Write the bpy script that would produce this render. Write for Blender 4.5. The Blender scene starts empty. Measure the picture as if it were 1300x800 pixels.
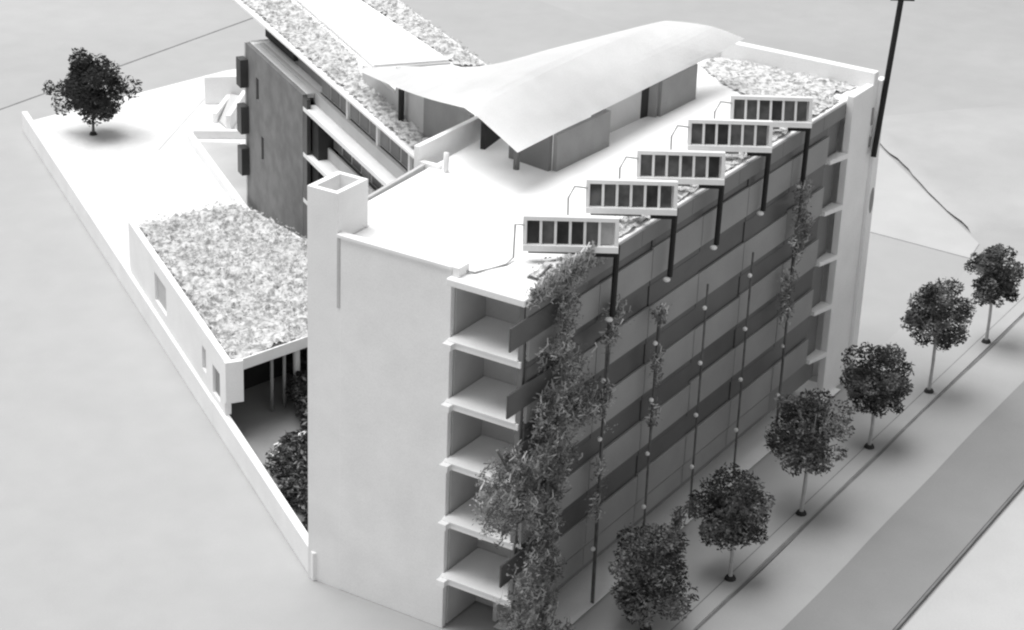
import bpy, bmesh, math, random
from mathutils import Vector, Matrix, noise
random.seed(7)
S = 0.01                      # the model is built at 1:100: one building metre = 1 cm
sc = bpy.context.scene
COL = sc.collection
R = math.radians

# ------------------------------------------------------------------ camera
F, PITCH, ROLL, YAW = 2748.8, 0.4262, 0.0404, 0.5425
POS = Vector((-71.6707, -42.6433, 55.2571))
fw = Vector((math.cos(YAW)*math.cos(PITCH), math.sin(YAW)*math.cos(PITCH), -math.sin(PITCH)))
rt = Vector((math.sin(YAW), -math.cos(YAW), 0)); up_ = rt.cross(fw)
rt2 = rt*math.cos(ROLL)+up_*math.sin(ROLL); up2 = -rt*math.sin(ROLL)+up_*math.cos(ROLL)
cd = bpy.data.cameras.new('camera'); cam = bpy.data.objects.new('camera', cd); COL.objects.link(cam)
m3 = Matrix((rt2, up2, -fw)).transposed()
cam.matrix_world = Matrix.Translation(POS*S) @ m3.to_4x4()
cd.sensor_fit = 'HORIZONTAL'; cd.sensor_width = 36; cd.lens = 36*F/1300
cd.clip_start = .01; cd.clip_end = 20
sc.camera = cam
# ------------------------------------------------------------------ light
w = bpy.data.worlds.new('World'); sc.world = w; w.use_nodes = True
w.node_tree.nodes['Background'].inputs[0].default_value = (1, 1, 1, 1)
w.node_tree.nodes['Background'].inputs[1].default_value = .45
def lamp(name, loc, tgt, size, power):
    l = bpy.data.lights.new(name, 'AREA'); l.shape = 'RECTANGLE'; l.size = size*S; l.size_y = size*S; l.energy = power
    o = bpy.data.objects.new(name, l); COL.objects.link(o); o.location = Vector(loc)*S
    o.rotation_euler = (Vector(loc)-Vector(tgt)).to_track_quat('Z', 'Y').to_euler()
lamp('softbox_lamp', (-6, 126, 350), (22, 18, 0), 290, 200.0)
sc.view_settings.view_transform = 'Standard'; sc.view_settings.look = 'None'
sc.view_settings.exposure = 0; sc.view_settings.gamma = 1
sc.render.engine = 'CYCLES'
sc.cycles.filter_width = 2.2

# ------------------------------------------------------------------ materials
def mat(name, v, v2=None, scale=400, rough=.8, bump=0.0, bscale=900, spec=.25, contrast=(.35, .65), detail=4, grain=.035):
    m = bpy.data.materials.new(name); m.use_nodes = True; nt = m.node_tree; N = nt.nodes; Lk = nt.links
    b = N['Principled BSDF']; b.inputs['Roughness'].default_value = rough; b.inputs['Specular IOR Level'].default_value = spec
    b.inputs['Base Color'].default_value = (v, v, v, 1)
    tc = N.new('ShaderNodeNewGeometry')
    if v2 is not None:
        nz = N.new('ShaderNodeTexNoise'); nz.inputs['Scale'].default_value = scale; nz.inputs['Detail'].default_value = detail
        Lk.new(tc.outputs['Position'], nz.inputs['Vector'])
        cr = N.new('ShaderNodeValToRGB'); cr.color_ramp.elements[0].position = contrast[0]; cr.color_ramp.elements[1].position = contrast[1]
        cr.color_ramp.elements[0].color = (v, v, v, 1); cr.color_ramp.elements[1].color = (v2, v2, v2, 1)
        Lk.new(nz.outputs['Fac'], cr.inputs['Fac']); Lk.new(cr.outputs['Color'], b.inputs['Base Color'])
    if grain and v2 is not None:
        n3 = N.new('ShaderNodeTexNoise'); n3.inputs['Scale'].default_value = 1600; n3.inputs['Detail'].default_value = 2
        Lk.new(tc.outputs['Position'], n3.inputs['Vector'])
        mp = N.new('ShaderNodeMapRange'); mp.inputs['From Min'].default_value = .3; mp.inputs['From Max'].default_value = .7
        mp.inputs['To Min'].default_value = 1-grain; mp.inputs['To Max'].default_value = 1+grain
        Lk.new(n3.outputs['Fac'], mp.inputs['Value'])
        n4 = N.new('ShaderNodeTexNoise'); n4.inputs['Scale'].default_value = 45; n4.inputs['Detail'].default_value = 5
        Lk.new(tc.outputs['Position'], n4.inputs['Vector'])
        mp2 = N.new('ShaderNodeMapRange'); mp2.inputs['From Min'].default_value = .3; mp2.inputs['From Max'].default_value = .7
        mp2.inputs['To Min'].default_value = 1-grain*.8; mp2.inputs['To Max'].default_value = 1+grain*.8
        Lk.new(n4.outputs['Fac'], mp2.inputs['Value'])
        a = N.new('ShaderNodeMath'); a.operation = 'MULTIPLY'; Lk.new(mp.outputs[0], a.inputs[0]); Lk.new(mp2.outputs[0], a.inputs[1])
        vm = N.new('ShaderNodeVectorMath'); vm.operation = 'SCALE'; Lk.new(cr.outputs['Color'], vm.inputs[0]); Lk.new(a.outputs[0], vm.inputs['Scale'])
        Lk.new(vm.outputs[0], b.inputs['Base Color'])
    if bump:
        n2 = N.new('ShaderNodeTexNoise'); n2.inputs['Scale'].default_value = bscale; n2.inputs['Detail'].default_value = 3
        Lk.new(tc.outputs['Position'], n2.inputs['Vector'])
        bp = N.new('ShaderNodeBump'); bp.inputs['Strength'].default_value = bump; bp.inputs['Distance'].default_value = .0006
        Lk.new(n2.outputs['Fac'], bp.inputs['Height']); Lk.new(bp.outputs['Normal'], b.inputs['Normal'])
    return m
M = dict(
    white=mat('white_card', .84, .88, 60, bump=.15),
    plaster=mat('white_plaster', .70, .78, 50, rough=.9, bump=.5, bscale=260),
    ground=mat('grey_board', .39, .405, 9, rough=.9, bump=.12, bscale=500),
    back=mat('backdrop_paper', .38, .42, 5, rough=.9, bump=.12, bscale=300),
    pave=mat('pavement_card', .40, .44, 12, rough=.9, bump=.1),
    road=mat('road_card', .38, .42, 10, rough=.9, bump=.1),
    crease=mat('creased_paper', .41, .46, 8, rough=.9, bump=.3, bscale=120),
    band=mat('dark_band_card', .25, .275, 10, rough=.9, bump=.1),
    pale=mat('pale_card', .47, .50, 10, rough=.9, bump=.1),
    brown=mat('dark_wood_card', .17, .22, 90, bump=.3),
    dark=mat('dark_glass_card', .05, .07, 60, rough=.4),
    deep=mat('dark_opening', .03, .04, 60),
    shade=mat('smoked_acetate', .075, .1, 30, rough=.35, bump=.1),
    panel=mat('grey_film', .25, .30, 25, rough=.45, bump=.1),
    fascia=mat('grey_fascia', .17, .21, 30, rough=.5),
    greywall=mat('grey_card', .26, .30, 70, bump=.15),
    midwall=mat('light_grey_card', .5, .55, 50, bump=.15),
    black=mat('black_rod', .012, .016, 80, rough=.5),
    wire=mat('grey_wire', .35, .4, 80, rough=.5),
    metal=mat('white_metal', .72, .78, 80, rough=.5),
    cell=mat('solar_cell', .05, .13, 120, rough=.3),
    cell2=mat('solar_cell_dark', .02, .05, 120, rough=.3),
    cell3=mat('solar_cell_pale', .3, .42, 120, rough=.3),
    turf=mat('pale_turf', .30, .64, 260, rough=1, bump=.6, bscale=700, contrast=(.38, .54), detail=6),
    turf2=mat('pale_turf_flake', .42, .68, 150, rough=1, contrast=(.4, .6)),
    turfd=mat('dark_turf_flake', .2, .42, 150, rough=1, contrast=(.4, .6)),
    leaf=mat('model_leaf', .09, .28, 120, rough=.9),
    leafd=mat('model_leaf_dark', .025, .07, 120, rough=.9),
    vine2=mat('dark_vine', .1, .26, 120, rough=.9),  # darker vine tone, mixed in at random by clump
    vine=mat('dried_vine', .3, .6, 120, rough=.9, contrast=(.4, .62)),
    trunk=mat('pale_twig', .40, .5, 200, rough=.9),
    trunkd=mat('dark_twig', .10, .16, 200, rough=.9),
    court=mat('courtyard_card', .26, .30, 40, rough=.8),
)
# ------------------------------------------------------------------ helpers
def build(name, bm, m, parent=None, smooth=False):
    me = bpy.data.meshes.new(name)
    bmesh.ops.scale(bm, vec=(S, S, S), verts=bm.verts)
    bm.normal_update(); bm.to_mesh(me); bm.free()
    me.materials.append(M[m])
    if smooth:
        for p in me.polygons: p.use_smooth = True
    o = bpy.data.objects.new(name, me); COL.objects.link(o)
    if parent: o.parent = parent
    return o
def tag(o, label=None, cat=None, group=None, kind=None):
    if label: o['label'] = label
    if cat: o['category'] = cat
    if group: o['group'] = group
    if kind: o['kind'] = kind
    return o
def thing(name, label, cat, loc=(0, 0, 0), rz=0, group=None):
    o = bpy.data.objects.new(name, None); o.empty_display_size = .02; COL.objects.link(o)
    o.location = Vector(loc)*S; o.rotation_euler = (0, 0, rz)
    return tag(o, label, cat, group)
def bx(bm, x0, x1, y0, y1, z0, z1):
    v = [bm.verts.new((x, y, z)) for z in (z0, z1) for x, y in ((x0, y0), (x1, y0), (x1, y1), (x0, y1))]
    for f in ((3, 2, 1, 0), (4, 5, 6, 7), (0, 1, 5, 4), (1, 2, 6, 5), (2, 3, 7, 6), (3, 0, 4, 7)):
        bm.faces.new([v[i] for i in f])
def box(name, m, dims, parent=None, bev=.03):
    bm = bmesh.new(); bx(bm, *dims)
    if bev: bmesh.ops.bevel(bm, geom=bm.edges[:], offset=bev, segments=1, affect='EDGES')
    return build(name, bm, m, parent)
def prism(bm, pts, z0, z1):
    """pts counter-clockwise xy; z0/z1 numbers or functions"""
    f0 = z0 if callable(z0) else (lambda x, y: z0); f1 = z1 if callable(z1) else (lambda x, y: z1)
    a = [bm.verts.new((x, y, f0(x, y))) for x, y in pts]; b = [bm.verts.new((x, y, f1(x, y))) for x, y in pts]
    n = len(pts)
    bm.faces.new(a[::-1]); bm.faces.new(b)
    for i in range(n): bm.faces.new((a[i], a[(i+1) % n], b[(i+1) % n], b[i]))
    bmesh.ops.recalc_face_normals(bm, faces=bm.faces[:])
def pris(name, m, pts, z0, z1, parent=None, bev=.03):
    bm = bmesh.new(); prism(bm, pts, z0, z1)
    if bev: bmesh.ops.bevel(bm, geom=bm.edges[:], offset=bev, segments=1, affect='EDGES')
    return build(name, bm, m, parent)
def wallpts(A, B, t):          # thin wall plan from A to B with thickness t to the right-hand side
    A = Vector(A); B = Vector(B); d = (B-A).normalized(); n = Vector((d.y, -d.x))*t
    return [tuple(A), tuple(B), tuple(B+n), tuple(A+n)]
def tube(bm, pts, r, n=6, taper=None):
    rings = []
    for i, p in enumerate(pts):
        p = Vector(p); a = Vector(pts[max(i-1, 0)]); b = Vector(pts[min(i+1, len(pts)-1)])
        d = (b-a).normalized(); u = d.orthogonal().normalized(); v = d.cross(u)
        rr = r if taper is None else r*(1-(1-taper)*i/(len(pts)-1))
        rings.append([bm.verts.new(p+(u*math.cos(2*math.pi*k/n)+v*math.sin(2*math.pi*k/n))*rr) for k in range(n)])
    for i in range(len(rings)-1):
        # match nearest start to avoid twist
        A_, B_ = rings[i], rings[i+1]; s = min(range(n), key=lambda s: (A_[0].co-B_[s].co).length)
        for k in range(n):
            try: bm.faces.new((A_[k], A_[(k+1) % n], B_[(k+1+s) % n], B_[(k+s) % n]))
            except ValueError: pass
    bm.faces.new(rings[0][::-1]); bm.faces.new(rings[-1])
def flake(bm, p, s, flat=1.0):
    """a small bent leaf: two triangles folded along the middle"""
    q = Matrix.Rotation(random.uniform(0, 6.28), 3, 'Z') @ Matrix.Rotation(random.uniform(-1, 1)*flat*1.5, 3, 'X') @ Matrix.Rotation(random.uniform(-1, 1)*flat, 3, 'Y')
    a = random.uniform(.5, 1.1)
    vs = [bm.verts.new(Vector(p)+q @ Vector(c)*s) for c in ((-1, 0, 0), (0, -.45*a, .2), (1, 0, 0), (0, .45*a, .25))]
    bm.faces.new((vs[0], vs[1], vs[2])); bm.faces.new((vs[0], vs[2], vs[3]))

# ================================================================== SETTING
def sheet(name, pts, z, m, kind='structure', t=.06, parent=None):
    o = pris(name, m, pts, z-t, z, parent, bev=0); 
    if kind: tag(o, kind=kind)
    return o
# main base board
sheet('ground', [(-90, -5.8), (61.5, -5.8), (75, 8), (82, 22), (98, 71.5), (-90, 71.5)], 0, 'ground', t=.6)
tag(bpy.data.objects['ground'], 'light grey base board the whole model stands on')
# backdrop sheet: soft undulating paper behind and to the right, a little higher along the cracked edge
def backdrop():
    bm = bmesh.new(); n = 90; g = {}
    x0, x1, y0, y1 = -120, 330, -160, 330
    for i in range(n+1):
        for j in range(n+1):
            x = x0+(x1-x0)*i/n; y = y0+(y1-y0)*j/n
            z = -.75+.25*noise.noise(Vector((x*.03, y*.03, 0)))
            g[i, j] = bm.verts.new((x, y, z))
    for i in range(n):
        for j in range(n):
            bm.faces.new((g[i, j], g[i+1, j], g[i+1, j+1], g[i, j+1]))
    return tag(build('backdrop', bm, 'back', smooth=True), kind='structure')
backdrop()
# curled sheet right of the crack
def curled():
    bm = bmesh.new(); A = Vector((61.6, .9)); B = Vector((77.2, 15.6)); C = Vector((118, 60)); d = Vector((1, -.85)).normalized()
    n = 60; rows = []
    P0 = [A+(A-B).normalized()*30] 
    for i in range(n+1):
        t = i/n*3.2-.0
        p = A+(B-A)*t
        wob = .3*noise.noise(Vector((t*4, 1, 0)))+.25*noise.noise(Vector((t*13, 5, 0)))
        row = []
        for k, (s, h) in enumerate(((0, .2), (.5, .32), (1.3, .26), (2.4, .18), (4, .12), (7, .08), (14, .03), (60, -.2), (200, -.6))):
            q = p+d*(s+wob*(1 if k < 4 else 0))
            fd = max(0, min(1, (1.35-t)/.35, t/.12+.15)); row.append(bm.verts.new((q.x, q.y, -.9*(1-fd)+fd*h+fd*(.1*noise.noise(Vector((t*5+s, s*.4, 0))) if k < 6 else 0))))
        rows.append(row)
    for a, b in zip(rows, rows[1:]):
        for k in range(len(a)-1): bm.faces.new((a[k], a[k+1], b[k+1], b[k]))
    o = build('paper_terrain', bm, 'crease', smooth=True)
    return tag(o, kind='structure')
curled()
sheet('white_plot', [(58.9, 8.6), (58.6, .4), (61.4, .8), (76.6, 15.3), (78, 24), (66, 26)], .05, 'pale', t=.04)
# pavement and street
sheet('pavement', [(-20, -5.75), (62, -5.75), (60.5, -.2), (38.2, -.35), (38.2, -.95), (-20, -.95)], .06, 'pave', t=.05)
tag(bpy.data.objects['pavement'], kind='structure')
sheet('planting_strip', [(-20, -5.72), (62, -5.72), (62, -4.93), (-20, -4.93)], .12, 'pave', t=.05)
sheet('gutter', [(-20, -5.93), (62, -5.93), (62, -5.76), (-20, -5.76)], .05, 'brown', t=.02)
sheet('pavement_joint', [(-20, -4.92), (62, -4.92), (62, -4.84), (-20, -4.84)], .064, 'brown', t=.003)
sheet('painted_glow_strip', [(2, -.8), (35, -.8), (35, 2.1), (2, 2.1)], .09, 'white', t=.03)  # added white strip: glow of light under the facade put into its colour
def street():
    bm = bmesh.new(); rows = []
    prof = [(-5.94, -.02), (-6.5, 0), (-7.4, -.0), (-7.8, -.01), (-8.2, -.03), (-8.6, -.06), (-9.0, -.1), (-9.4, -.2)]
    for i in range(41):
        x = -40+i*3.0
        rows.append([bm.verts.new((x, y+.12*noise.noise(Vector((x*.1, 0, 0))), z+.1)) for y, z in prof])
    for a, b in zip(rows, rows[1:]):
        for k in range(len(prof)-1): bm.faces.new((a[k], b[k], b[k+1], a[k+1]))
    return tag(build('road', bm, 'road', smooth=True), kind='structure')
sheet('board_joint', [(-30, 71.45), (98, 71.45), (98, 71.62), (-30, 71.62)], .02, 'brown', t=.3)
street()
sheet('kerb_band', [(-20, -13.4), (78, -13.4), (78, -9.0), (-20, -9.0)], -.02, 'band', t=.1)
sheet('band_edge', [(-20, -13.55), (78, -13.49), (78, -13.41), (-20, -13.41)], -.06, 'brown', t=.1)
sheet('lower_ground', [(-60, -90), (120, -90), (120, -12.9), (31, -12.9), (30.9, -12.8), (20.3, -12.75), (20.2, -13.0), (-60, -12.95)], -.28, 'pale', t=.3)

def lp_(s_, n_=.6):
    a = Vector((9.25, 23.95)); d = (Vector((21.1, 41.0))-a).normalized(); q = a+d*s_+Vector((d.y, -d.x))*n_; return (q.x, q.y)
# ================================================================== BOUNDARY WALL + PLAZA (left)
W0 = Vector((.45, 11.45)); W1 = Vector((38.8, 66.9)); wd = (W1-W0).normalized(); wn = Vector((wd.y, -wd.x))  # wn points inside (+x,-y)
def wp(s, n=0): q = W0+wd*s+wn*n; return (q.x, q.y)
LW = (W1-W0).length
bw = thing('boundary_wall', 'long low white boundary wall running down the left edge of the site', 'wall', (*wp(0), 0))
bw.location = (0, 0, 0)
pris('wall_panel', 'white', [wp(0), wp(0, .42), wp(17.2, .42), wp(17.2)], 0, 1.55, bw)
pris('wall_panel', 'white', [wp(17.2), wp(17.2, .42), wp(LW, .42), wp(LW)], 0, 1.5, bw)
# plaza platform
sheet('plaza', [wp(32.0, .42), lp_(11), lp_(12, 7), (27.0, 33.0), (32.6, 41.2), (36.9, 43.8), (37.6, 41), (48, 46), (57.5, 61.5), (56.3, 62.0), wp(LW-1.2, .42)], 1.15, 'plaster', t=1.1)
# sunken light well beside the wing, bounded by a kerb
lw = thing('sunken_well', 'shallow pale recess with a raised white kerb beside the dark wing wall', 'light well')
pris('well_floor', 'midwall', [(36.6, 43.0), (44.0, 50.6), (42.3, 53.2), (33.6, 41.4)], 1.16, 1.2, lw, 0)
pris('kerb', 'white', wallpts((42.4, 53.6), (33.2, 41.1), .45), 1.15, 1.75, lw)
pris('kerb', 'white', wallpts((45.2, 50.6), (42.75, 53.9), .4), 1.15, 1.75, lw)
# ramp and end wall at the far side of the plaza
rp = thing('ramp', 'white stair ramp with side walls at the far corner of the plaza beside the wing', 'ramp')
pris('side_wall', 'white', wallpts((46.3, 55.0), (50.6, 57.0), .35), 1.15, 1.9, rp)
pris('side_wall', 'white', wallpts((45.4, 53.0), (50.6, 55.6), .35), 1.15, 2.4, rp)
pris('end_wall', 'white', wallpts((49.4, 58.3), (52.2, 55.3), .35), 1.15, 3.3, rp)
def slope():
    bm = bmesh.new()
    prism(bm, [(46.5, 54.5), (45.8, 53.3), (50.4, 55.6), (50.4, 56.6)], 1.15, lambda x, y: 1.2+(x-45.5)*.16)
    build('slope', bm, 'midwall', rp)
slope()
pris('joint_strip', 'midwall', wallpts((39.3, 54.3), (50.2, 59.0), .12), 1.1, 1.17, rp, 0)
# courtyard
sheet('courtyard_floor', [wp(.3, .42), (6, 11.95), (20.5, 12.2), (26, 28), (14.5, 30.5), wp(17.4, .42)], .07, 'court', t=.05)

# ================================================================== LOW BUILDING with turf roof
A_ = Vector((9.3, 23.9)); B_ = Vector((21.1, 41.0)); C_ = Vector((28.6, 38.6)); D_ = Vector((25.3, 30.3)); E_ = Vector((23.2, 19.2))
A_ = Vector((9.25, 23.95))
lb = thing('low_building', 'low white building with a mottled turf roof and open dark colonnade behind the slab wall', 'building')
d0 = (B_-A_).normalized(); n0 = Vector((d0.y, -d0.x))
def lp(s, n=0): q = A_+d0*s+n0*n; return (q.x, q.y)
LB = (B_-A_).length
# outer wall with openings: segments butted end to end
cuts = [(0, .9, 0), (.9, 2.3, 1), (2.3, 3.6, 0), (3.6, 4.4, 2), (4.4, 12.0, 0), (12.0, 14.6, 3), (14.6, LB, 0)]
for a, b, k in cuts:
    if k == 0:
        pris('wall_panel', 'white', [lp(a, .03), lp(a, .4), lp(b, .4), lp(b, .03)], 1.56, 4.85, lb, .012); continue
    lo, hi = {1: (1.9, 3.6), 2: (2.4, 3.8), 3: (2.2, 4.0)}[k]
    pris('wall_panel', 'white', [lp(a, .03), lp(a, .4), lp(b, .4), lp(b, .03)], 1.56, lo, lb, .012)
    pris('wall_panel', 'white', [lp(a, .03), lp(a, .4), lp(b, .4), lp(b, .03)], hi, 4.85, lb, .012)
    pris('window', 'greywall' if k == 1 else 'midwall', [lp(a, .2), lp(a, .28), lp(b, .28), lp(b, .2)], lo, hi, lb, 0)
pris('end_pier', 'white', [lp(-.35, 0), lp(-.35, 1.0), lp(-.02, 1.0), lp(-.02, 0)], 2.4, 4.84, lb, .012)
RP = [lp(0, .42), lp(LB, .42), (28.6, 38.6), (26.2, 31.4), (27.5, 24), (21.5, 20.8)]
pris('roof_slab', 'white', RP, 3.95, 4.4, lb)
# dark rear wall, door and columns under the roof
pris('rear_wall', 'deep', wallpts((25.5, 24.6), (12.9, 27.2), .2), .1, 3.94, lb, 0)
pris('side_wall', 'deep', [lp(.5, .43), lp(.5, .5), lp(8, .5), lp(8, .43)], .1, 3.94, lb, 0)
for k in range(11):
    t = k/10.; q = Vector((12.6, 24.2)).lerp(Vector((21.2, 22.2)), t)
    if k == 0: continue
    bm = bmesh.new(); tube(bm, [(q.x, q.y, .1), (q.x, q.y, 3.94)], .2 if k == 3 else .1, 8); build('column', bm, 'metal' if k == 3 else 'wire', lb, True)

def inside(p, poly):
    c = False; n = len(poly)
    for i in range(n):
        a, b = poly[i], poly[(i+1) % n]
        if (a[1] > p[1]) != (b[1] > p[1]) and p[0] < (b[0]-a[0])*(p[1]-a[1])/(b[1]-a[1])+a[0]: c = not c
    return c
def turf(poly, z, parent, step=.22, h=.3, nflake=26, name='turf', size=.09, darkf=.35, m='turf'):
    """displaced mat of flock plus loose flakes"""
    xs = [p[0] for p in poly]; ys = [p[1] for p in poly]
    x0, x1, y0, y1 = min(xs), max(xs), min(ys), max(ys)
    bm = bmesh.new(); g = {}
    nx = int((x1-x0)/step)+1; ny = int((y1-y0)/step)+1
    for i in range(nx+1):
        for j in range(ny+1):
            x = x0+i*step; y = y0+j*step
            if inside((x, y), poly):
                zz = z+h*.35+h*.7*noise.noise(Vector((x*1.1, y*1.1, z)))+h*.7*noise.noise(Vector((x*2.9, y*2.9, z)))
                g[i, j] = bm.verts.new((x+random.uniform(-.06, .06), y+random.uniform(-.06, .06), max(z+.02, zz)))
    for (i, j) in list(g):
        if (i+1, j) in g and (i+1, j+1) in g and (i, j+1) in g:
            bm.faces.new((g[i, j], g[i+1, j], g[i+1, j+1], g[i, j+1]))
    o = build(name, bm, m, parent); tag(o, kind='stuff')
    area = (x1-x0)*(y1-y0)
    for nm, mt, fr in (('flock', 'turf2', 1-darkf), ('flock', 'turfd', darkf)):
        bm = bmesh.new()
        for _ in range(int(area*nflake*fr*2.4)):
            x = random.uniform(x0, x1); y = random.uniform(y0, y1)
            if inside((x, y), poly) and noise.noise(Vector((x*.9, y*.9, 9 if mt == 'turfd' else 2))) > -.15:
                flake(bm, (x, y, z+h*random.uniform(.4, 1.1)), size*random.uniform(.5, 1.3), .6)
        if len(bm.verts): tag(build(nm, bm, mt, parent), kind='stuff')
        else: bm.free()
turf([lp(.1, .45), lp(LB-.1, .45), (28.3, 38.4), (26.0, 31.4), (27.3, 24), (21.4, 21.0)], 4.42, lb, h=.42, nflake=26)
# edge strip of roof, camera side
pris('roof_edge', 'white', wallpts((21.5, 20.75), lp(0, .42), .12), 4.1, 4.62, lb, 0)

# ================================================================== WING
wg = thing('wing_building', 'long rear wing with dark slotted end wall, white balconies and turf roof', 'building')
WA = Vector((19.2, 19.0)); WB = Vector((35.6, 43.8)); dd = (WB-WA).normalized(); dn = Vector((dd.y, -dd.x))
def q_(s, n=0): v = WA+dd*s+dn*n; return (v.x, v.y)
s0, s1 = -5.5, 40
WW = 10.0
pris('core_wall', 'greywall', [q_(s0, 1.6), q_(s0, WW-.8), q_(28.1, WW-.8), q_(28.1, 1.6)], 0, 14.3, wg, 0)
pris('roof_slab', 'white', [q_(s0, -.15), q_(s0, WW), q_(s1, WW), q_(s1, -.15)], 14.8, 15.0, wg)
for k, z in enumerate((11.9, 8.95, 5.95, 2.95)):
    pris('balcony_slab', 'white', [q_(s0, -.05), q_(s0, 1.6), q_(17.0, 1.6), q_(17.0, -.05)], z-.3, z, wg, .02)
    if k: pris('spandrel', 'midwall', [q_(s0, .9), q_(s0, 1.05), q_(16.4, 1.05), q_(16.4, .9)], z+.01, z+.75, wg, .01)
pris('sill_strip', 'midwall', [q_(s0, .75), q_(s0, 1.05), q_(27.6, 1.05), q_(27.6, .75)], 11.91, 12.66, wg, .02)
pris('sill_strip', 'midwall', [q_(17.1, .3), q_(17.1, .74), q_(27.6, .74), q_(27.6, .3)], 12.4, 12.62, wg, .02)
def window(s, wdt, z0, z1, n, mt='dark'):
    fr = pris('window', 'midwall', [q_(s, n), q_(s, n+.12), q_(s+wdt, n+.12), q_(s+wdt, n)], z0, z1, wg, 0)
    pris('pane', mt, [q_(s+.12, n-.04), q_(s+.12, n-.004), q_(s+wdt-.12, n-.004), q_(s+wdt-.12, n-.04)], z0+.1, z1-.1, fr, 0)
for k in range(12):
    window(-2.6+k*1.62, 1.55, 12.7, 14.78, 1.1, ('fascia', 'fascia', 'greywall')[k % 3])
    if k % 4 != 1: pris('blind', 'dark', [q_(-2.45+k*1.62, .98), q_(-2.45+k*1.62, 1.02), q_(-1.3+k*1.62, 1.02), q_(-1.3+k*1.62, .98)], 14.0, 14.77, wg, 0)
    if k % 3 == 0: pris('mullion', 'white', [q_(-2.75+k*1.62, .9), q_(-2.75+k*1.62, 1.2), q_(-2.5+k*1.62, 1.2), q_(-2.5+k*1.62, .9)], 12.66, 14.78, wg, 0)
for k in range(12):
    window(-2.6+k*1.62, 1.5, 9.7, 11.55, 1.25, ('dark', 'fascia', 'dark')[k % 3])
    window(-2.6+k*1.62, 1.5, 6.7, 8.6, 1.25, 'dark')
pris('return_wall', 'deep', [q_(15.2, .3), q_(15.2, 1.59), q_(16.3, 1.59), q_(16.3, .3)], 0, 11.59, wg, 0)
pris('recess_shade', 'deep', [q_(22.5, 1.3), q_(22.5, 1.59), q_(28.1, 1.59), q_(28.1, 1.3)], 12.91, 14.79, wg, 0)  # solid box; shade of the opening put into its near-black colour
pris('edge_strip', 'dark', [q_(16.3, -.04), q_(16.3, .2), q_(17.04, .2), q_(17.04, -.04)], 0, 12.5, wg, 0)
# end wall of dark wood card
ew0, ew1 = 17.05, 28.15
def wallbits():
    slots = [(25.5, 26.05, 9.4, 10.9), (24.6, 25.1, 5.6, 7.2)]
    zt = 12.6
    cur = ew0
    for a, b, c, d in sorted(slots):
        pris('wall_panel', 'brown', [q_(cur, -.05), q_(cur, .25), q_(a, .25), q_(a, -.05)], 0, zt, wg, 0)
        pris('wall_panel', 'brown', [q_(a, -.05), q_(a, .25), q_(b, .25), q_(b, -.05)], 0, c, wg, 0)
        pris('wall_panel', 'brown', [q_(a, -.05), q_(a, .25), q_(b, .25), q_(b, -.05)], d, zt, wg, 0)
        pris('slot_window', 'dark', [q_(a, .15), q_(a, .2), q_(b, .2), q_(b, .15)], c, d, wg, 0)
        cur = b
    pris('wall_panel', 'brown', [q_(cur, -.05), q_(cur, .25), q_(ew1, .25), q_(ew1, -.05)], 0, zt, wg, 0)
wallbits()
pris('end_wall', 'midwall', [q_(ew1, -.05), q_(ew1, 6), q_(ew1+.25, 6), q_(ew1+.25, -.05)], 0, 12.6, wg, 0)
pris('terrace_slab', 'white', [q_(17.2, .26), q_(17.2, 3), q_(ew1, 3), q_(ew1, .26)], 12.3, 12.58, wg, 0)
for z in (9.7, 6.5, 3.6):
    box_ = pris('bay_window', 'dark', [q_(ew1-.55, -.6), q_(ew1-.55, -.06), q_(ew1+.35, -.06), q_(ew1+.35, -.6)], z, z+1.9, wg, .02)
# turf on the wing roof and the white skylight
SK = [(38.5, 41.5), (28.2, 28.2), (24.8, 23.9), (31.2, 22.6), (33.5, 25.8), (41.6, 38.4)]
turf([q_(s0+4.8, 0), q_(s0+4.8, 2.05), q_(12, 2.05), q_(16, 3.0), q_(s1, 3.6), q_(s1, 0)], 15.02, wg, h=.3, nflake=14, darkf=.4)
turf([q_(12.5, 7.9), q_(s1, 6.9), q_(s1, WW-.1), q_(11, WW-.1)], 15.02, wg, h=.3, nflake=14, darkf=.4)
pris('skylight', 'white', [q_(13.6, 3.2), q_(13.2, 7.9), q_(s1, 6.8), q_(s1, 3.7)], 15.05, 15.25, wg)
tag(pris('roof_joint', 'midwall', [q_(13.3, 3.2), q_(12.95, 7.9), q_(13.1, 7.9), q_(13.5, 3.2)], 15.0, 15.12, wg, 0), None)
# ================================================================== MAIN BUILDING
mb = thing('main_building', 'tall white main building with a screened dark street facade and thin white roof', 'building')
RY = 12.0
roofp = [(0.15, .05), (33.2, .05), (33.2, -.35), (36, -.35), (36, 9.2), (30, 13.0), (5.0, 11.6), (3.0, 10.2), (.72, 10.2), (.62, 4.0), (.15, 4.0)]
roofp = [(0.15, .05), (35.95, .05), (35.95, 9.2), (30, 13.0), (5.2, 12.0), (3.05, 11.8), (3.05, 10.15), (.95, 10.15), (.95, 4.05), (.15, 4.05)]
pris('roof_slab', 'white', roofp, 17.66, 18.0, mb, .04)
# fascia on the street side in 5 m lengths
for k in range(7):
    x = .3+k*5.0
    box('fascia_board', 'fascia', (x if k else .25, min(x+4.97, 33.1), -.06, .045, 17.1, 17.93), mb, .01)
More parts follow.
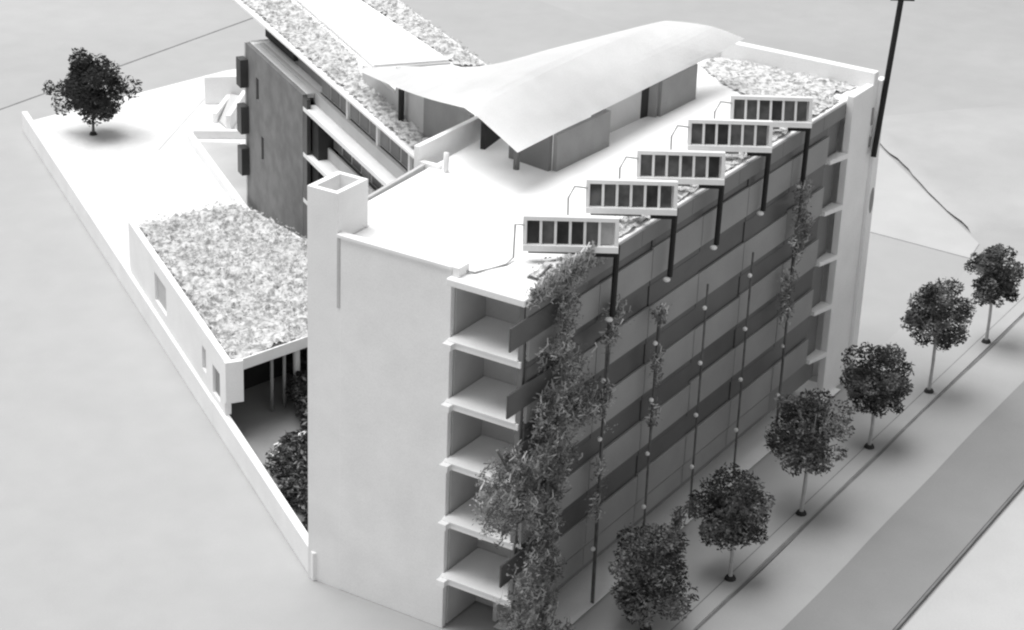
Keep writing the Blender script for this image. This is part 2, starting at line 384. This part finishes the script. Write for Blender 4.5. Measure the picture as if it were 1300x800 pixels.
# slab wall with coping, chimney
box('slab_wall', 'white', (.6, .9, 4.05, 10.0, 0, 18.25), mb, .02)
box('coping', 'white', (.5, .95, 4.0, 10.15, 18.25, 18.42), mb, .02)
ch = None
def chimney():
    bm = bmesh.new()
    for d in ((.62, 2.95, 11.55, 11.85), (.62, 2.95, 10.18, 10.44), (.62, .88, 10.44, 11.55), (2.69, 2.95, 10.44, 11.55)):
        bx(bm, *d, 0, 20.3)
    build('chimney', bm, 'white', mb)
    box('chimney_floor', 'midwall', (.88, 2.69, 10.44, 11.55, 19.4, 19.5), mb, 0)
chimney()
box('slab_joint', 'midwall', (.58, .62, 10.02, 10.17, 14.8, 18.25), mb, 0)
box('slab_joint', 'white', (.62, .9, 10.0, 10.18, 0, 18.3), mb, 0)
# roof upstands, pin, corner upstand
pris('parapet', 'white', wallpts((10.9, 13.1), (16.7, 13.1), .3), 17.3, 18.95, mb, .02)
box('parapet', 'white', (10.9, 11.2, 11.6, 12.8, 17.3, 18.2), mb, .02)
pris('parapet', 'midwall', wallpts((5.3, 12.2), (10.9, 12.6), .18), 17.6, 18.12, mb, .01)
bm = bmesh.new(); tube(bm, [(10.9, 11.2, 18), (10.9, 11.2, 19.0)], .14, 8); build('roof_pin', bm, 'metal', mb, True)
box('corner_upstand', 'white', (.5, 1.3, 3.6, 3.95, 18.0, 18.45), mb, .02)
# back and inner walls, floors
box('rear_wall', 'white', (3.2, 33, 11.6, 11.9, 0, 17.65), mb, 0)
box('inner_wall', 'midwall', (3.4, 3.6, .5, 4.9, .1, 17.65), mb, 0)
box('recess_wall', 'midwall', (.95, 3.6, 4.0, 4.3, .1, 17.65), mb, 0)
box('corner_post', 'fascia', (.35, .6, .15, .4, .1, 17.65), mb, 0)
for k in range(1, 6):
    z = 3*k
    bm = bmesh.new(); prism(bm, [(.25, .2), (33.3, .2), (33.3, 11.6), (3.62, 11.6), (3.62, 4.9), (.25, 4.02)], z-.28, z)
    build('floor_slab', bm, 'white', mb)
for k in range(0, 5):
    z = 3*(k+1)
    box('balcony_deck', 'white', (.2, 3.38, .35, 3.95, z+.005, z+.07), mb, .01)
    box('slab_corner', 'white', (-.1, .26, 3.55, 4.0, z-.28, z+.02), mb, .01)
    # edges of balconies at far end
    bm = bmesh.new(); prism(bm, [(31.6, -.1), (33.2, -.45), (33.2, .19), (31.6, .19)], z-.2, z+.05)
    build('end_balcony', bm, 'white', mb)
# facade: per storey and bay, a lighter film panel below and a smoked strip above
bays = [.45, 6.5, 11.45, 16.5, 21.5, 26.6, 31.2]
for s in range(0, 6):
    z = 3*s
    for b in range(6):
        x0, x1 = bays[b], bays[b+1]
        zj = .08*((s*5+b*3) % 4-1.5)
        if s == 0:
            if b == 5: continue
            box('film_panel', 'panel', (x0+.03, x1-.03, -.02, .1, 1.9, 2.95), mb, .01)
            continue
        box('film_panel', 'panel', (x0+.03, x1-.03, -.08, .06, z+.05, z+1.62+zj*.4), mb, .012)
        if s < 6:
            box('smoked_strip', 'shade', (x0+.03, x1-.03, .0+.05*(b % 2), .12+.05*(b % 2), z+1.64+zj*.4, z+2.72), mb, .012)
        # thin dark strip at the floor line
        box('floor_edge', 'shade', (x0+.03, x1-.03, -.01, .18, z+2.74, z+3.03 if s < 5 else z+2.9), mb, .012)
# projecting screens at the near corner
for z in (16.1, 12.95, 10.1, 7.2, 4.55):
    box('corner_screen', 'shade', (-1.15, 3.6, -.12, -.02, z, z+1.12), mb, .02)
# film behind the facade so that it is not see-through
box('facade_core', 'fascia', (3.62, 33.2, .3, .42, 1.3, 17.3), mb, 0)
box('recessed_base', 'midwall', (2.4, 33.2, 2.2, 2.4, .1, 2.6), mb, 0)
# climbing cables with a bead at every floor
for i, x in enumerate(bays[1:6]):
    zt = 13.2 if i else 14.8
    bm = bmesh.new(); tube(bm, [(x, -.6, .1), (x, -.6, zt)], .055, 6); cb = build('cable', bm, 'trunkd', mb)
    for z in (12, 9, 6.1, 3.15):
        bm = bmesh.new(); bmesh.ops.create_icosphere(bm, subdivisions=2, radius=.12); bmesh.ops.translate(bm, verts=bm.verts, vec=(x-.2, -.62, z))
        build('bead', bm, 'metal', cb, True)
# far end wall and pier
box('end_wall', 'white', (35.96, 36.5, -.4, 9.4, 0, 18.95), mb, .03)
box('end_pier', 'white', (33.25, 35.94, -.42, .0, 0, 18.3), mb, .03)
box('end_fin', 'white', (36.52, 37.3, -.62, -.2, 0, 18.4), mb, .02)
pris('parapet', 'white', wallpts((35.9, 9.1), (29.5, 13.0), .3), 17.9, 18.7, mb, .02)
for z0, z1 in ((14.6, 15.2), (15.9, 16.9)):
    box('slot_window', 'greywall', (36.05, 36.22, -.46, -.38, z0, z1), mb, 0)
bm = bmesh.new(); bmesh.ops.create_icosphere(bm, subdivisions=2, radius=1)
bmesh.ops.scale(bm, vec=(.3, .05, .8), verts=bm.verts); bmesh.ops.translate(bm, verts=bm.verts, vec=(36.95, -.62, 11.2)); build('oval_opening', bm, 'greywall', mb, True)
# roof turf: strip between the panels and the far green roof
turf([(2.2, .25), (33.0, .25), (33.0, 1.5), (2.2, 1.5)], 18.02, mb, h=.25, nflake=20, darkf=.5)
turf([(30.3, 1.6), (35.8, .3), (35.8, 9.0), (33.6, 9.3), (31.5, 6.9), (29.4, 3.3)], 18.02, mb, h=.16, nflake=9, darkf=.25)

# ------------------------------------------------------------------ pavilion on the roof
pv = thing('roof_pavilion', 'low grey pavilion under a large curved white roof sheet on top of the main building', 'pavilion')
def cr(P, t):
    n = len(P)-1; x = t*n; i = min(int(x), n-1); u = x-i
    p = [P[max(i-1, 0)], P[i], P[i+1], P[min(i+2, n)]]
    return tuple(.5*((2*p[1][k])+(-p[0][k]+p[2][k])*u+(2*p[0][k]-5*p[1][k]+4*p[2][k]-p[3][k])*u*u+(-p[0][k]+3*p[1][k]-3*p[2][k]+p[3][k])*u**3) for k in range(3))
# edges of the roof sheet in building metres: street-side edge, near edge, far edge
EP = [(10.22, 6.78, 20.2), (15.57, 6.79, 20.15), (21.42, 6.74, 20.1), (27.63, 6.61, 20.1), (30.26, 6.31, 20.25), (32.84, 6.19, 20.4)]
NW = [(10.22, 6.78, 20.2), (10.6, 8.36, 20.8), (10.97, 9.77, 21.3), (11.21, 10.33, 21.35), (11.59, 11.12, 21.2), (14.6, 14.87, 20.0), (19.28, 20.12, 18.3), (25.67, 27.42, 16.2)]
FW = [(32.84, 6.19, 20.4), (31.31, 7.41, 21.2), (29.65, 8.99, 21.6), (28.62, 9.54, 21.65), (25.46, 10.53, 21.6), (21.79, 11.96, 21.4), (19.91, 15.09, 20.3), (25.1, 23.89, 17.2)]
def curved():
    bm = bmesh.new(); nt, ns = 36, 20; g = {}
    for i in range(nt+1):
        a = Vector(cr(NW, i/nt)); b = Vector(cr(FW, i/nt))
        for j in range(ns+1):
            s = j/ns; p = a.lerp(b, s)
            p.z += .25*math.sin(math.pi*s)*(1-abs(2*i/nt-1))
            p += (Vector(cr(EP, s))-Vector(NW[0]).lerp(Vector(FW[0]), s))*(1-i/nt)**4
            g[i, j] = bm.verts.new(p)
    for i in range(nt):
        for j in range(ns):
            bm.faces.new((g[i, j], g[i, j+1], g[i+1, j+1], g[i+1, j]))
    r = bmesh.ops.solidify(bm, geom=bm.faces[:], thickness=.28)
    bmesh.ops.recalc_face_normals(bm, faces=bm.faces[:])
    return build('curved_roof', bm, 'white', pv, False)
cr_o = curved()
def pw(A, B, z0, z1, m='greywall', t=.25): return pris('wall_panel', m, wallpts(A, B, t), z0, z1, pv, 0)
zt = lambda x, y: 19.35
pw((14.7, 9.8), (14.25, 7.25), 18.0, 20.0, 'fascia')  # near-end wall: its shade is put into this darker card colour
pw((14.25, 7.2), (19.0, 6.95), 18.0, 19.9)
pw((19.0, 7.2), (19.3, 8.0), 18.0, 19.9)
pw((19.3, 8.0), (23.7, 7.75), 18.0, 20.1, 'midwall')
pw((23.7, 7.75), (24.6, 7.55), 18.0, 20.0, 'deep')
pw((24.6, 7.05), (28.4, 6.95), 18.0, 19.95)
pw((24.45, 7.6), (24.6, 7.0), 18.0, 19.9)
pw((28.4, 7.05), (28.5, 9.2), 18.0, 20.0)
pw((20.0, 12.2), (14.7, 11.4), 18.0, 20.2, 'deep')
bm = bmesh.new(); tube(bm, [(13.35, 8.7, 18), (13.35, 8.7, 20.0)], .16, 8); build('post', bm, 'fascia', pv, True)
# pavilion walls beside the wing roof
pw((18.6, 14.8), (21.4, 19.6), 15.0, 18.0, 'greywall')
pw((21.4, 19.6), (23.9, 23.2), 15.0, 17.6, 'midwall')
pw((23.9, 23.2), (27.0, 27.7), 15.0, 16.0, 'midwall')
bm = bmesh.new(); tube(bm, [(22.6, 21.9, 15), (22.6, 21.9, 17.6)], .17, 8); build('post', bm, 'deep', pv, True)

# ------------------------------------------------------------------ solar panels
PVX = [(6.08, -1.03), (11.65, -.98), (16.5, -.96), (22.0, -.8), (26.65, -.82)]
pd = Vector((2.25, -3.43, 0)).normalized(); pn = Vector((pd.y, -pd.x, 0))   # pn faces the camera side (-x,-y)
LP_ = 4.12
tl = Vector((.25, .18, 1.42))
def solar(ix):
    x, y = PVX[ix]
    lab = ['solar panel nearest the white slab wall, its last cell pale', 'solar panel second from the near corner, its two right cells darker',
           'solar panel in the middle of the rooftop row of five', 'solar panel fourth from the near corner, all cells dark', 'solar panel at the far end of the rooftop row beside the end wall'][ix]
    t = thing('solar_panel', lab, 'solar panel', (x, y, 18.6), 0, 'solar panels tilted along the roof edge')
    def P3(a, b, n=0): return -pd*(LP_*(1-a))+tl*b+Vector((pn.x, pn.y, 0))*n
    def quadbox(name, m, a0, a1, b0, b1, n0, n1, par):
        bm = bmesh.new(); v = [bm.verts.new(P3(a, b, n)) for n in (n0, n1) for a, b in ((a0, b0), (a1, b0), (a1, b1), (a0, b1))]
        for f in ((3, 2, 1, 0), (4, 5, 6, 7), (0, 1, 5, 4), (1, 2, 6, 5), (2, 3, 7, 6), (3, 0, 4, 7)): bm.faces.new([v[i] for i in f])
        bmesh.ops.recalc_face_normals(bm, faces=bm.faces[:])
        return build(name, bm, m, par)
    quadbox('frame', 'metal', -.01, 1.01, -.02, .16, -.02, .3, t)
    quadbox('frame', 'metal', -.01, 1.01, .9, 1.02, -.02, .2, t)
    quadbox('frame', 'metal', -.012, .03, .161, .899, -.02, .2, t)
    quadbox('frame', 'metal', .97, 1.012, .161, .899, -.02, .2, t)
    quadbox('back_board', 'metal', .0, 1., .0, 1.0, -.14, -.03, t)
    pats = [['cell2', 'cell', 'cell2', 'cell2', 'cell', 'cell3'], ['cell', 'cell', 'cell', 'cell', 'cell2', 'cell'], ['cell', 'cell', 'cell', 'cell', 'cell', 'cell2'],
            ['cell', 'cell2', 'cell2', 'cell', 'cell', 'cell'], ['cell', 'cell', 'cell', 'cell2', 'cell', 'cell']][ix]
    for k in range(6):
        a = .035+k*.1565
        quadbox('cell', pats[k], a+.004, a+.128, .19, .88, .0, .07, t)
        if k: quadbox('glazing_bar', 'metal', a-.026, a+.002, .161, .899, .0, .16, t)
    quadbox('rail', 'fascia', .05, .62, -.16, -.03, -.25, -.02, t)
    quadbox('bracket', 'black', .72, .985, -.17, -.03, -.1, .18, t)
    bm = bmesh.new(); tube(bm, [(.72, .38, -.1), (.72, .42, -3.55)], .14, 8); build('post', bm, 'black', t)
    bm = bmesh.new(); bmesh.ops.create_icosphere(bm, subdivisions=2, radius=.19); bmesh.ops.scale(bm, vec=(1, 1, .6), verts=bm.verts); bmesh.ops.translate(bm, verts=bm.verts, vec=(.42, .42, -3.62)); build('foot_cap', bm, 'metal', t, True)
    bm = bmesh.new(); e = -pd*LP_
    if ix: pts = [e+Vector((0, 0, 1.1)), e+Vector((-.3, .5, 1.15)), e+Vector((-.5, .7, .6)), e+Vector((-.45, .7, -.5))]
    else: pts = [e+Vector((0, 0, 1.1)), e+Vector((-.2, .35, 1.1)), e+Vector((-.25, .35, -.45)), e+Vector((-.9, .3, -.55)), e+Vector((-2.5, .9, -.55)), e+Vector((-3.0, 1.6, -.4))]
    tube(bm, pts, .05, 6); build('pipe', bm, 'wire', t)
for i in range(5): solar(i)

# ------------------------------------------------------------------ mast
ms = thing('mast', 'leaning black mast with a short crosspiece fixed to the far white end wall', 'mast', (36.15, -.75, 14.1))
bm = bmesh.new(); tube(bm, [(0, 0, 0), (1.5, 0, 8.75)], .17, 8); build('pole', bm, 'black', ms)
bm = bmesh.new(); tube(bm, [(1.2, .5, 8.75), (1.9, -.6, 8.75)], .14, 6); build('crosspiece', bm, 'black', ms)

# ------------------------------------------------------------------ trees
def tree(name, label, loc, h, rx, rz, seed, m='leaf', m2='leafd', trunkm='trunk', n=7800, lean=(0, 0), group=None, lobes=None, leaf=.115, gap=.0):
    rnd = random.Random(seed); st = random.getstate(); random.seed(seed)
    t = thing(name, label, 'tree', loc, 0, group)
    cx, cy, cz = lean[0], lean[1], h-rz
    bm = bmesh.new()
    tube(bm, [(0, 0, 0), (cx*.3+.05, cy*.3, cz*.4), (cx*.7-.03, cy*.7, cz*.75), (cx, cy, cz+rz*.3)], .12 if rx < 3 else .2, 7, .5)
    build('trunk', bm, trunkm, t)
    bm = bmesh.new(); bmesh.ops.create_cone(bm, segments=10, radius1=.3, radius2=.22, depth=.16, cap_ends=True); bmesh.ops.translate(bm, verts=bm.verts, vec=(0, 0, .1)); build('base_ring', bm, 'deep', t)
    limbs = []
    bm = bmesh.new()
    for k in range(16):
        th = k*2.4; ph = rnd.uniform(-.5, 1.2); r = rnd.uniform(.6, .92)
        e = Vector((cx+math.cos(th)*math.cos(ph)*rx*r, cy+math.sin(th)*math.cos(ph)*rx*r, cz+math.sin(ph)*rz*r))
        s = Vector((cx, cy, cz-rz*rnd.uniform(.2, .75))); mid = (s+e)/2+Vector((0, 0, -.1))
        tube(bm, [s, mid, e], .05, 4, .4); limbs.append(e)
    build('branches', bm, trunkm if m2 == 'leafd' and m == 'leaf' else 'trunkd', t)
    # clumps of twig tips: centres spread through a bumpy ellipsoid
    clumps = []
    for k in range(64):
        while True:
            v = Vector((rnd.uniform(-1, 1), rnd.uniform(-1, 1), rnd.uniform(-1, 1)))
            if .1 < v.length < 1: break
        v = v*.92
        clumps.append((Vector((cx+v.x*rx, cy+v.y*rx, cz+v.z*rz)), rnd.uniform(.2, .34)*rx))
    for ex in (lobes or []): clumps.append((Vector((cx, cy, cz))+Vector(ex[:3]), ex[3]))
    bms = [bmesh.new(), bmesh.new()]
    for ci, (c, r) in enumerate(clumps):
        dark = rnd.random() < .38
        for _ in range(int(n/len(clumps)*(r/(.28*rx))**1.5)):
            v = Vector((rnd.gauss(0, 1), rnd.gauss(0, 1), rnd.gauss(0, 1))).normalized()*r*rnd.uniform(.35, 1.0)**.6
            p = c+v
            flake(bms[1 if dark or rnd.random() < .15 else 0], p, leaf*rnd.uniform(.6, 1.4), 1.6)
    crown = build('crown', bms[0], m, t); tag(build('inner_foliage', bms[1], m2, t))
    random.setstate(st)
    return t
G = 'street trees along the kerb'
tree('street_tree', 'rounded street tree nearest the camera, its foliage mixed grey, close to the vine', (5.9, -3.9, .12), 5.3, 2.2, 2.5, 11, group=G, lean=(.3, 0))
tree('street_tree', 'dark dense street tree second from the near end, with a ragged tuft hanging low', (12.27, -5.1, .12), 5.9, 1.95, 2.15, 12, n=8500, group=G, lean=(.1, .2), m='leafd', m2='leaf', lobes=[(.9, -1.1, -1.5, .45)])
tree('street_tree', 'lighter fine-leaved street tree with a dark tuft on its left, third from the near end', (20.2, -5.2, .12), 7.1, 2.2, 2.3, 13, n=7800, group=G, lean=(.2, 0), lobes=[(-1.3, 1.4, -.6, .5)])
tree('street_tree', 'dark bushy street tree fourth from the near end, in front of the far white pier', (29.2, -5.1, .12), 6.3, 1.95, 2.2, 14, n=8500, group=G, lean=(.1, 0), m='leafd', m2='leaf')
tree('street_tree', 'fifth street tree from the near end, spiky outline, mid grey', (37.7, -5.15, .12), 7.0, 2.0, 2.15, 15, n=7800, group=G, lean=(.1, 0))
tree('street_tree', 'smallest and farthest street tree, just below the cracked paper edge', (46.3, -5.4, .12), 6.4, 1.65, 1.95, 16, n=7800, group=G, lean=(-.1, 0), m='leafd', m2='leaf')
tree('plaza_tree', 'large dark tree standing alone on the far corner of the white plaza', (39.0, 60.1, 1.15), 6.1, 2.45, 2.6, 21, n=9000, m='leafd', m2='leafd', trunkm='trunkd', lobes=[(-1.5, 2.6, -.1, .55), (-.8, 1.9, -1.2, 1.0), (1.6, -2.2, .1, .9), (.1, -.1, -1.9, 1.0), (-.4, .5, 2.2, .9)], leaf=.15)

# ------------------------------------------------------------------ climbing plants
def vine(label, blobs, n, seed, stems, leafm=('vine', 'vine2', 'leaf'), size=.10, name='climbing_plant'):
    rnd = random.Random(seed); st = random.getstate(); random.seed(seed)
    t = thing(name, label, 'climbing plant' if name == 'climbing_plant' else 'shrub')
    bm = bmesh.new()
    for s in stems: tube(bm, s, .07, 5)
    build('stem', bm, 'trunkd', t)
    bms = {m: bmesh.new() for m in leafm}
    tot = sum(b[3]*b[4] for b in blobs)
    for (x, y, z, rx, rz) in blobs:
        for k in range(max(1, int(n*rx*rz/tot/5))):
            c = Vector((x+rnd.gauss(0, .5)*rx, y+rnd.gauss(0, .25)*min(rx, .6), z+rnd.gauss(0, .5)*rz))
            m = rnd.choice(leafm)
            r = rnd.uniform(.15, .42)
            for _ in range(12):
                v = Vector((rnd.gauss(0, 1), rnd.gauss(0, .7), rnd.gauss(0, 1)))*r*.6
                p = c+v; p.y = min(p.y, -.16) if x > .3 else p.y
                flake(bms[m], p, size*rnd.uniform(.5, 1.4), 1.6)
            # short curly twig
            a = c+Vector((rnd.uniform(-.3, .3), 0, rnd.uniform(-.3, .3)))
            if a.y > -.2 and x > .3: a.y = -.2
            tube(bms[m], [a, a+Vector((rnd.uniform(-.25, .25), -.15, rnd.uniform(.1, .3))), a+Vector((rnd.uniform(-.4, .4), -.05, rnd.uniform(.2, .5)))], .03, 3)
    for m in leafm: build('foliage', bms[m], m, t)
    random.setstate(st)
# main vine: from the roof corner down the first bay
bl = [(3.0, -.4, 17.9, 1.6, .5), (2.9, -.5, 16.6, 1.1, .9), (1.8, -.6, 15.4, 1.0, .8), (2.8, -.5, 14.6, .9, .8), (3.6, -.5, 13.6, 1.0, .9), (2.0, -.6, 12.9, 1.3, 1.), (1.0, -.6, 12.2, .9, .9),
      (3.8, -.5, 11.8, 1.2, 1.0), (2.0, -.7, 11.2, 1.4, 1.0), (4.8, -.5, 11.2, 1.0, .9), (.3, -.7, 10.3, 1.5, 1.0), (-1.4, -.6, 10.3, 1.4, 1.3), (-2.8, -.6, 11.1, .9, .9), (2.6, -.7, 9.8, 1.4, 1.), (5.6, -.6, 10.8, 1.0, .7),
      (-1.6, -.7, 8.8, 1.5, 1.0), (-3.0, -.6, 9.4, .9, .9), (.3, -.7, 8.1, 1.3, 1.0), (2.2, -.7, 8.3, 1.1, 1.0), (1.0, -.6, 7.0, 1.2, .8), (2.2, -.6, 6.2, .8, 1.), (.8, -.6, 5.4, 1.1, .7), (2.0, -.6, 4.4, .8, 1.0),
      (-.6, -.8, 4.4, .9, .9), (-1.6, -.8, 3.6, .7, .9), (.4, -.7, 3.0, 1.2, .9), (1.8, -.7, 2.4, 1.2, 1.0), (2.5, -.7, 3.6, .7, .8), (-.6, -.9, 1.8, 1.2, 1.0), (1.0, -.9, 1.2, 1.4, .9)]
vine('dense curly vine climbing the near corner of the facade from ground to roof', bl, 5200, 3,
     [[(2.1, -.55, .1), (1.8, -.55, 4), (1.6, -.6, 8), (2.4, -.55, 12), (2.7, -.5, 15.5), (3.1, -.3, 18.1)], [(1.6, -.6, 8), (.2, -.65, 9.5), (-1.4, -.6, 10.5), (-2.7, -.6, 12.3)], [(2.0, -.55, 10), (4, -.55, 11.4), (6.2, -.55, 12.2)]])
vine('thin vine on the first cable right of the dense corner vine', [(6.5, -.7, 14.2, .5, .6), (7.4, -.5, 15.0, .7, .4), (6.4, -.7, 11.0, .35, .6), (6.3, -.7, 7.4, .35, .5), (6.2, -.7, 5.6, .3, .7)], 420, 5, [[(6.5, -.68, .1), (6.4, -.7, 8), (6.6, -.68, 14.8)]])
vine('thin vine on the second cable, sparse leaves below the second post', [(11.5, -.7, 13.5, .45, .5), (11.4, -.7, 10.6, .3, .9), (11.4, -.7, 8.2, .3, .5)], 200, 6, [[(11.3, -.68, 6), (11.45, -.68, 13.9)]])
vine('slender vine hanging on the last cable beside the far balconies', [(26.9, -.7, 14.6, .7, .6), (27.0, -.7, 13.3, .6, .7), (26.8, -.7, 11.8, .5, .8), (26.2, -.7, 9.8, .6, .6), (26.0, -.7, 8.4, .5, .8), (27.4, -.7, 12.6, .6, .5)], 620, 8, [[(26.5, -.68, .1), (26.4, -.7, 7.5), (26.8, -.68, 15.2)]])
vine('grey curly shrub at the foot of the near facade corner', [(-.2, -1.5, .9, 1.3, .8), (1.4, -1.7, .8, 1.1, .7)], 900, 9, [[(-.2, -1.5, .1), (0, -1.5, 1.0)], [(1.4, -1.7, .1), (1.3, -1.7, 1.0)]], name='shrub')
vine('pale wispy shrub on the pavement under the last bays', [(14.5, -.9, .9, .4, .6)], 130, 10, [[(14.5, -.9, .1), (14.5, -.9, 1.0)]], name='shrub')
# pale planting spilling over the roof edge, near corner
vine('pale tangled plants on the roof by the nearest solar panel', [(3.2, .8, 18.35, 1.4, .25), (4.8, .3, 18.3, 1.3, .25), (2.0, 1.3, 18.25, .9, .25), (1.2, .7, 18.2, .7, .2), (6, .6, 18.3, 1.2, .2)], 1800, 15, [[(2.2, .7, 18.1), (3.5, .8, 18.3)]], size=.12, leafm=('turfd', 'vine', 'turf2'), name='roof_plant')

# ------------------------------------------------------------------ courtyard planting and low walls
def bush(label, loc, blobs, n, seed, mats=('leafd', 'leaf')):
    rnd = random.Random(seed); st = random.getstate(); random.seed(seed)
    t = thing('courtyard_bush', label, 'bush', loc, 0)
    bm = bmesh.new()
    for b in blobs: tube(bm, [(b[0]*.6, b[1]*.6, 0), (b[0], b[1], b[2])], .09, 5, .5)
    build('stem', bm, 'trunkd', t)
    for m in mats:
        bm = bmesh.new()
        for b in blobs:
            for _ in range(n//len(blobs)//len(mats)):
                v = Vector((rnd.gauss(0, 1), rnd.gauss(0, 1), rnd.gauss(0, 1))).normalized()*b[3]*rnd.uniform(.3, 1)
                flake(bm, (b[0]+v.x, b[1]+v.y, max(.05, b[2]+v.z*.8)), rnd.uniform(.12, .26), 1.6)
        build('foliage', bm, m, t)
    random.setstate(st)
bush('dark round bush under the turf roof edge of the low building', (18.0, 24.6, .07), [(0, 0, 1.3, 1.2), (.7, -.8, 1.5, 1.1), (-.6, .5, 1.0, .8)], 1600, 31, ('leafd', 'leafd'))
bush('tall dark hedge bush against the slab wall, upper half', (11.5, 18.5, .07), [(0, 0, 1.4, 1.7), (-1.8, 1.0, .9, .9), (1.8, 1.6, 1.4, 1.5), (-1.0, -.6, 1.0, 1.3), (3.2, 3.4, 1.3, 1.4)], 3200, 32)
bush('rough grey-green hedge bush in the narrow corner of the courtyard', (6.6, 15.4, .07), [(0, 0, .8, 1.4), (1.8, .6, .9, 1.4), (-2.4, -1.9, .6, 1.1), (-1.2, -.6, .8, 1.2), (2.4, 2.0, .9, 1.3), (0.6, 1.6, .7, 1.2), (-3.6, -2.4, .5, .8), (-1.0, 1.4, .6, 1.0), (1.4, 3.4, .8, 1.3), (0, -1.8, .7, 1.2)], 5200, 33)
cs = thing('courtyard_steps', 'small white steps and low wall between the dark courtyard floor and the hedge', 'steps')
pris('low_wall', 'white', wallpts((9.3, 20.7), (12.2, 20.2), .3), .1, .8, cs, .02)
for k in range(3):
    pris('step', 'white', wallpts((8.3-k*.35, 20.2-k*.5), (9.1-k*.35, 20.0-k*.5), .3), .1, .8-.15*k, cs, .01)
bush('black bush between the low wall and the white slab wall', (13.2, 20.9, .07), [(0, 0, 1.0, 1.0), (.9, .9, 1.3, 1.1), (1.9, 1.9, 1.2, 1.2), (-1, -.9, .8, .9)], 3600, 34, ('leafd', 'leafd'))
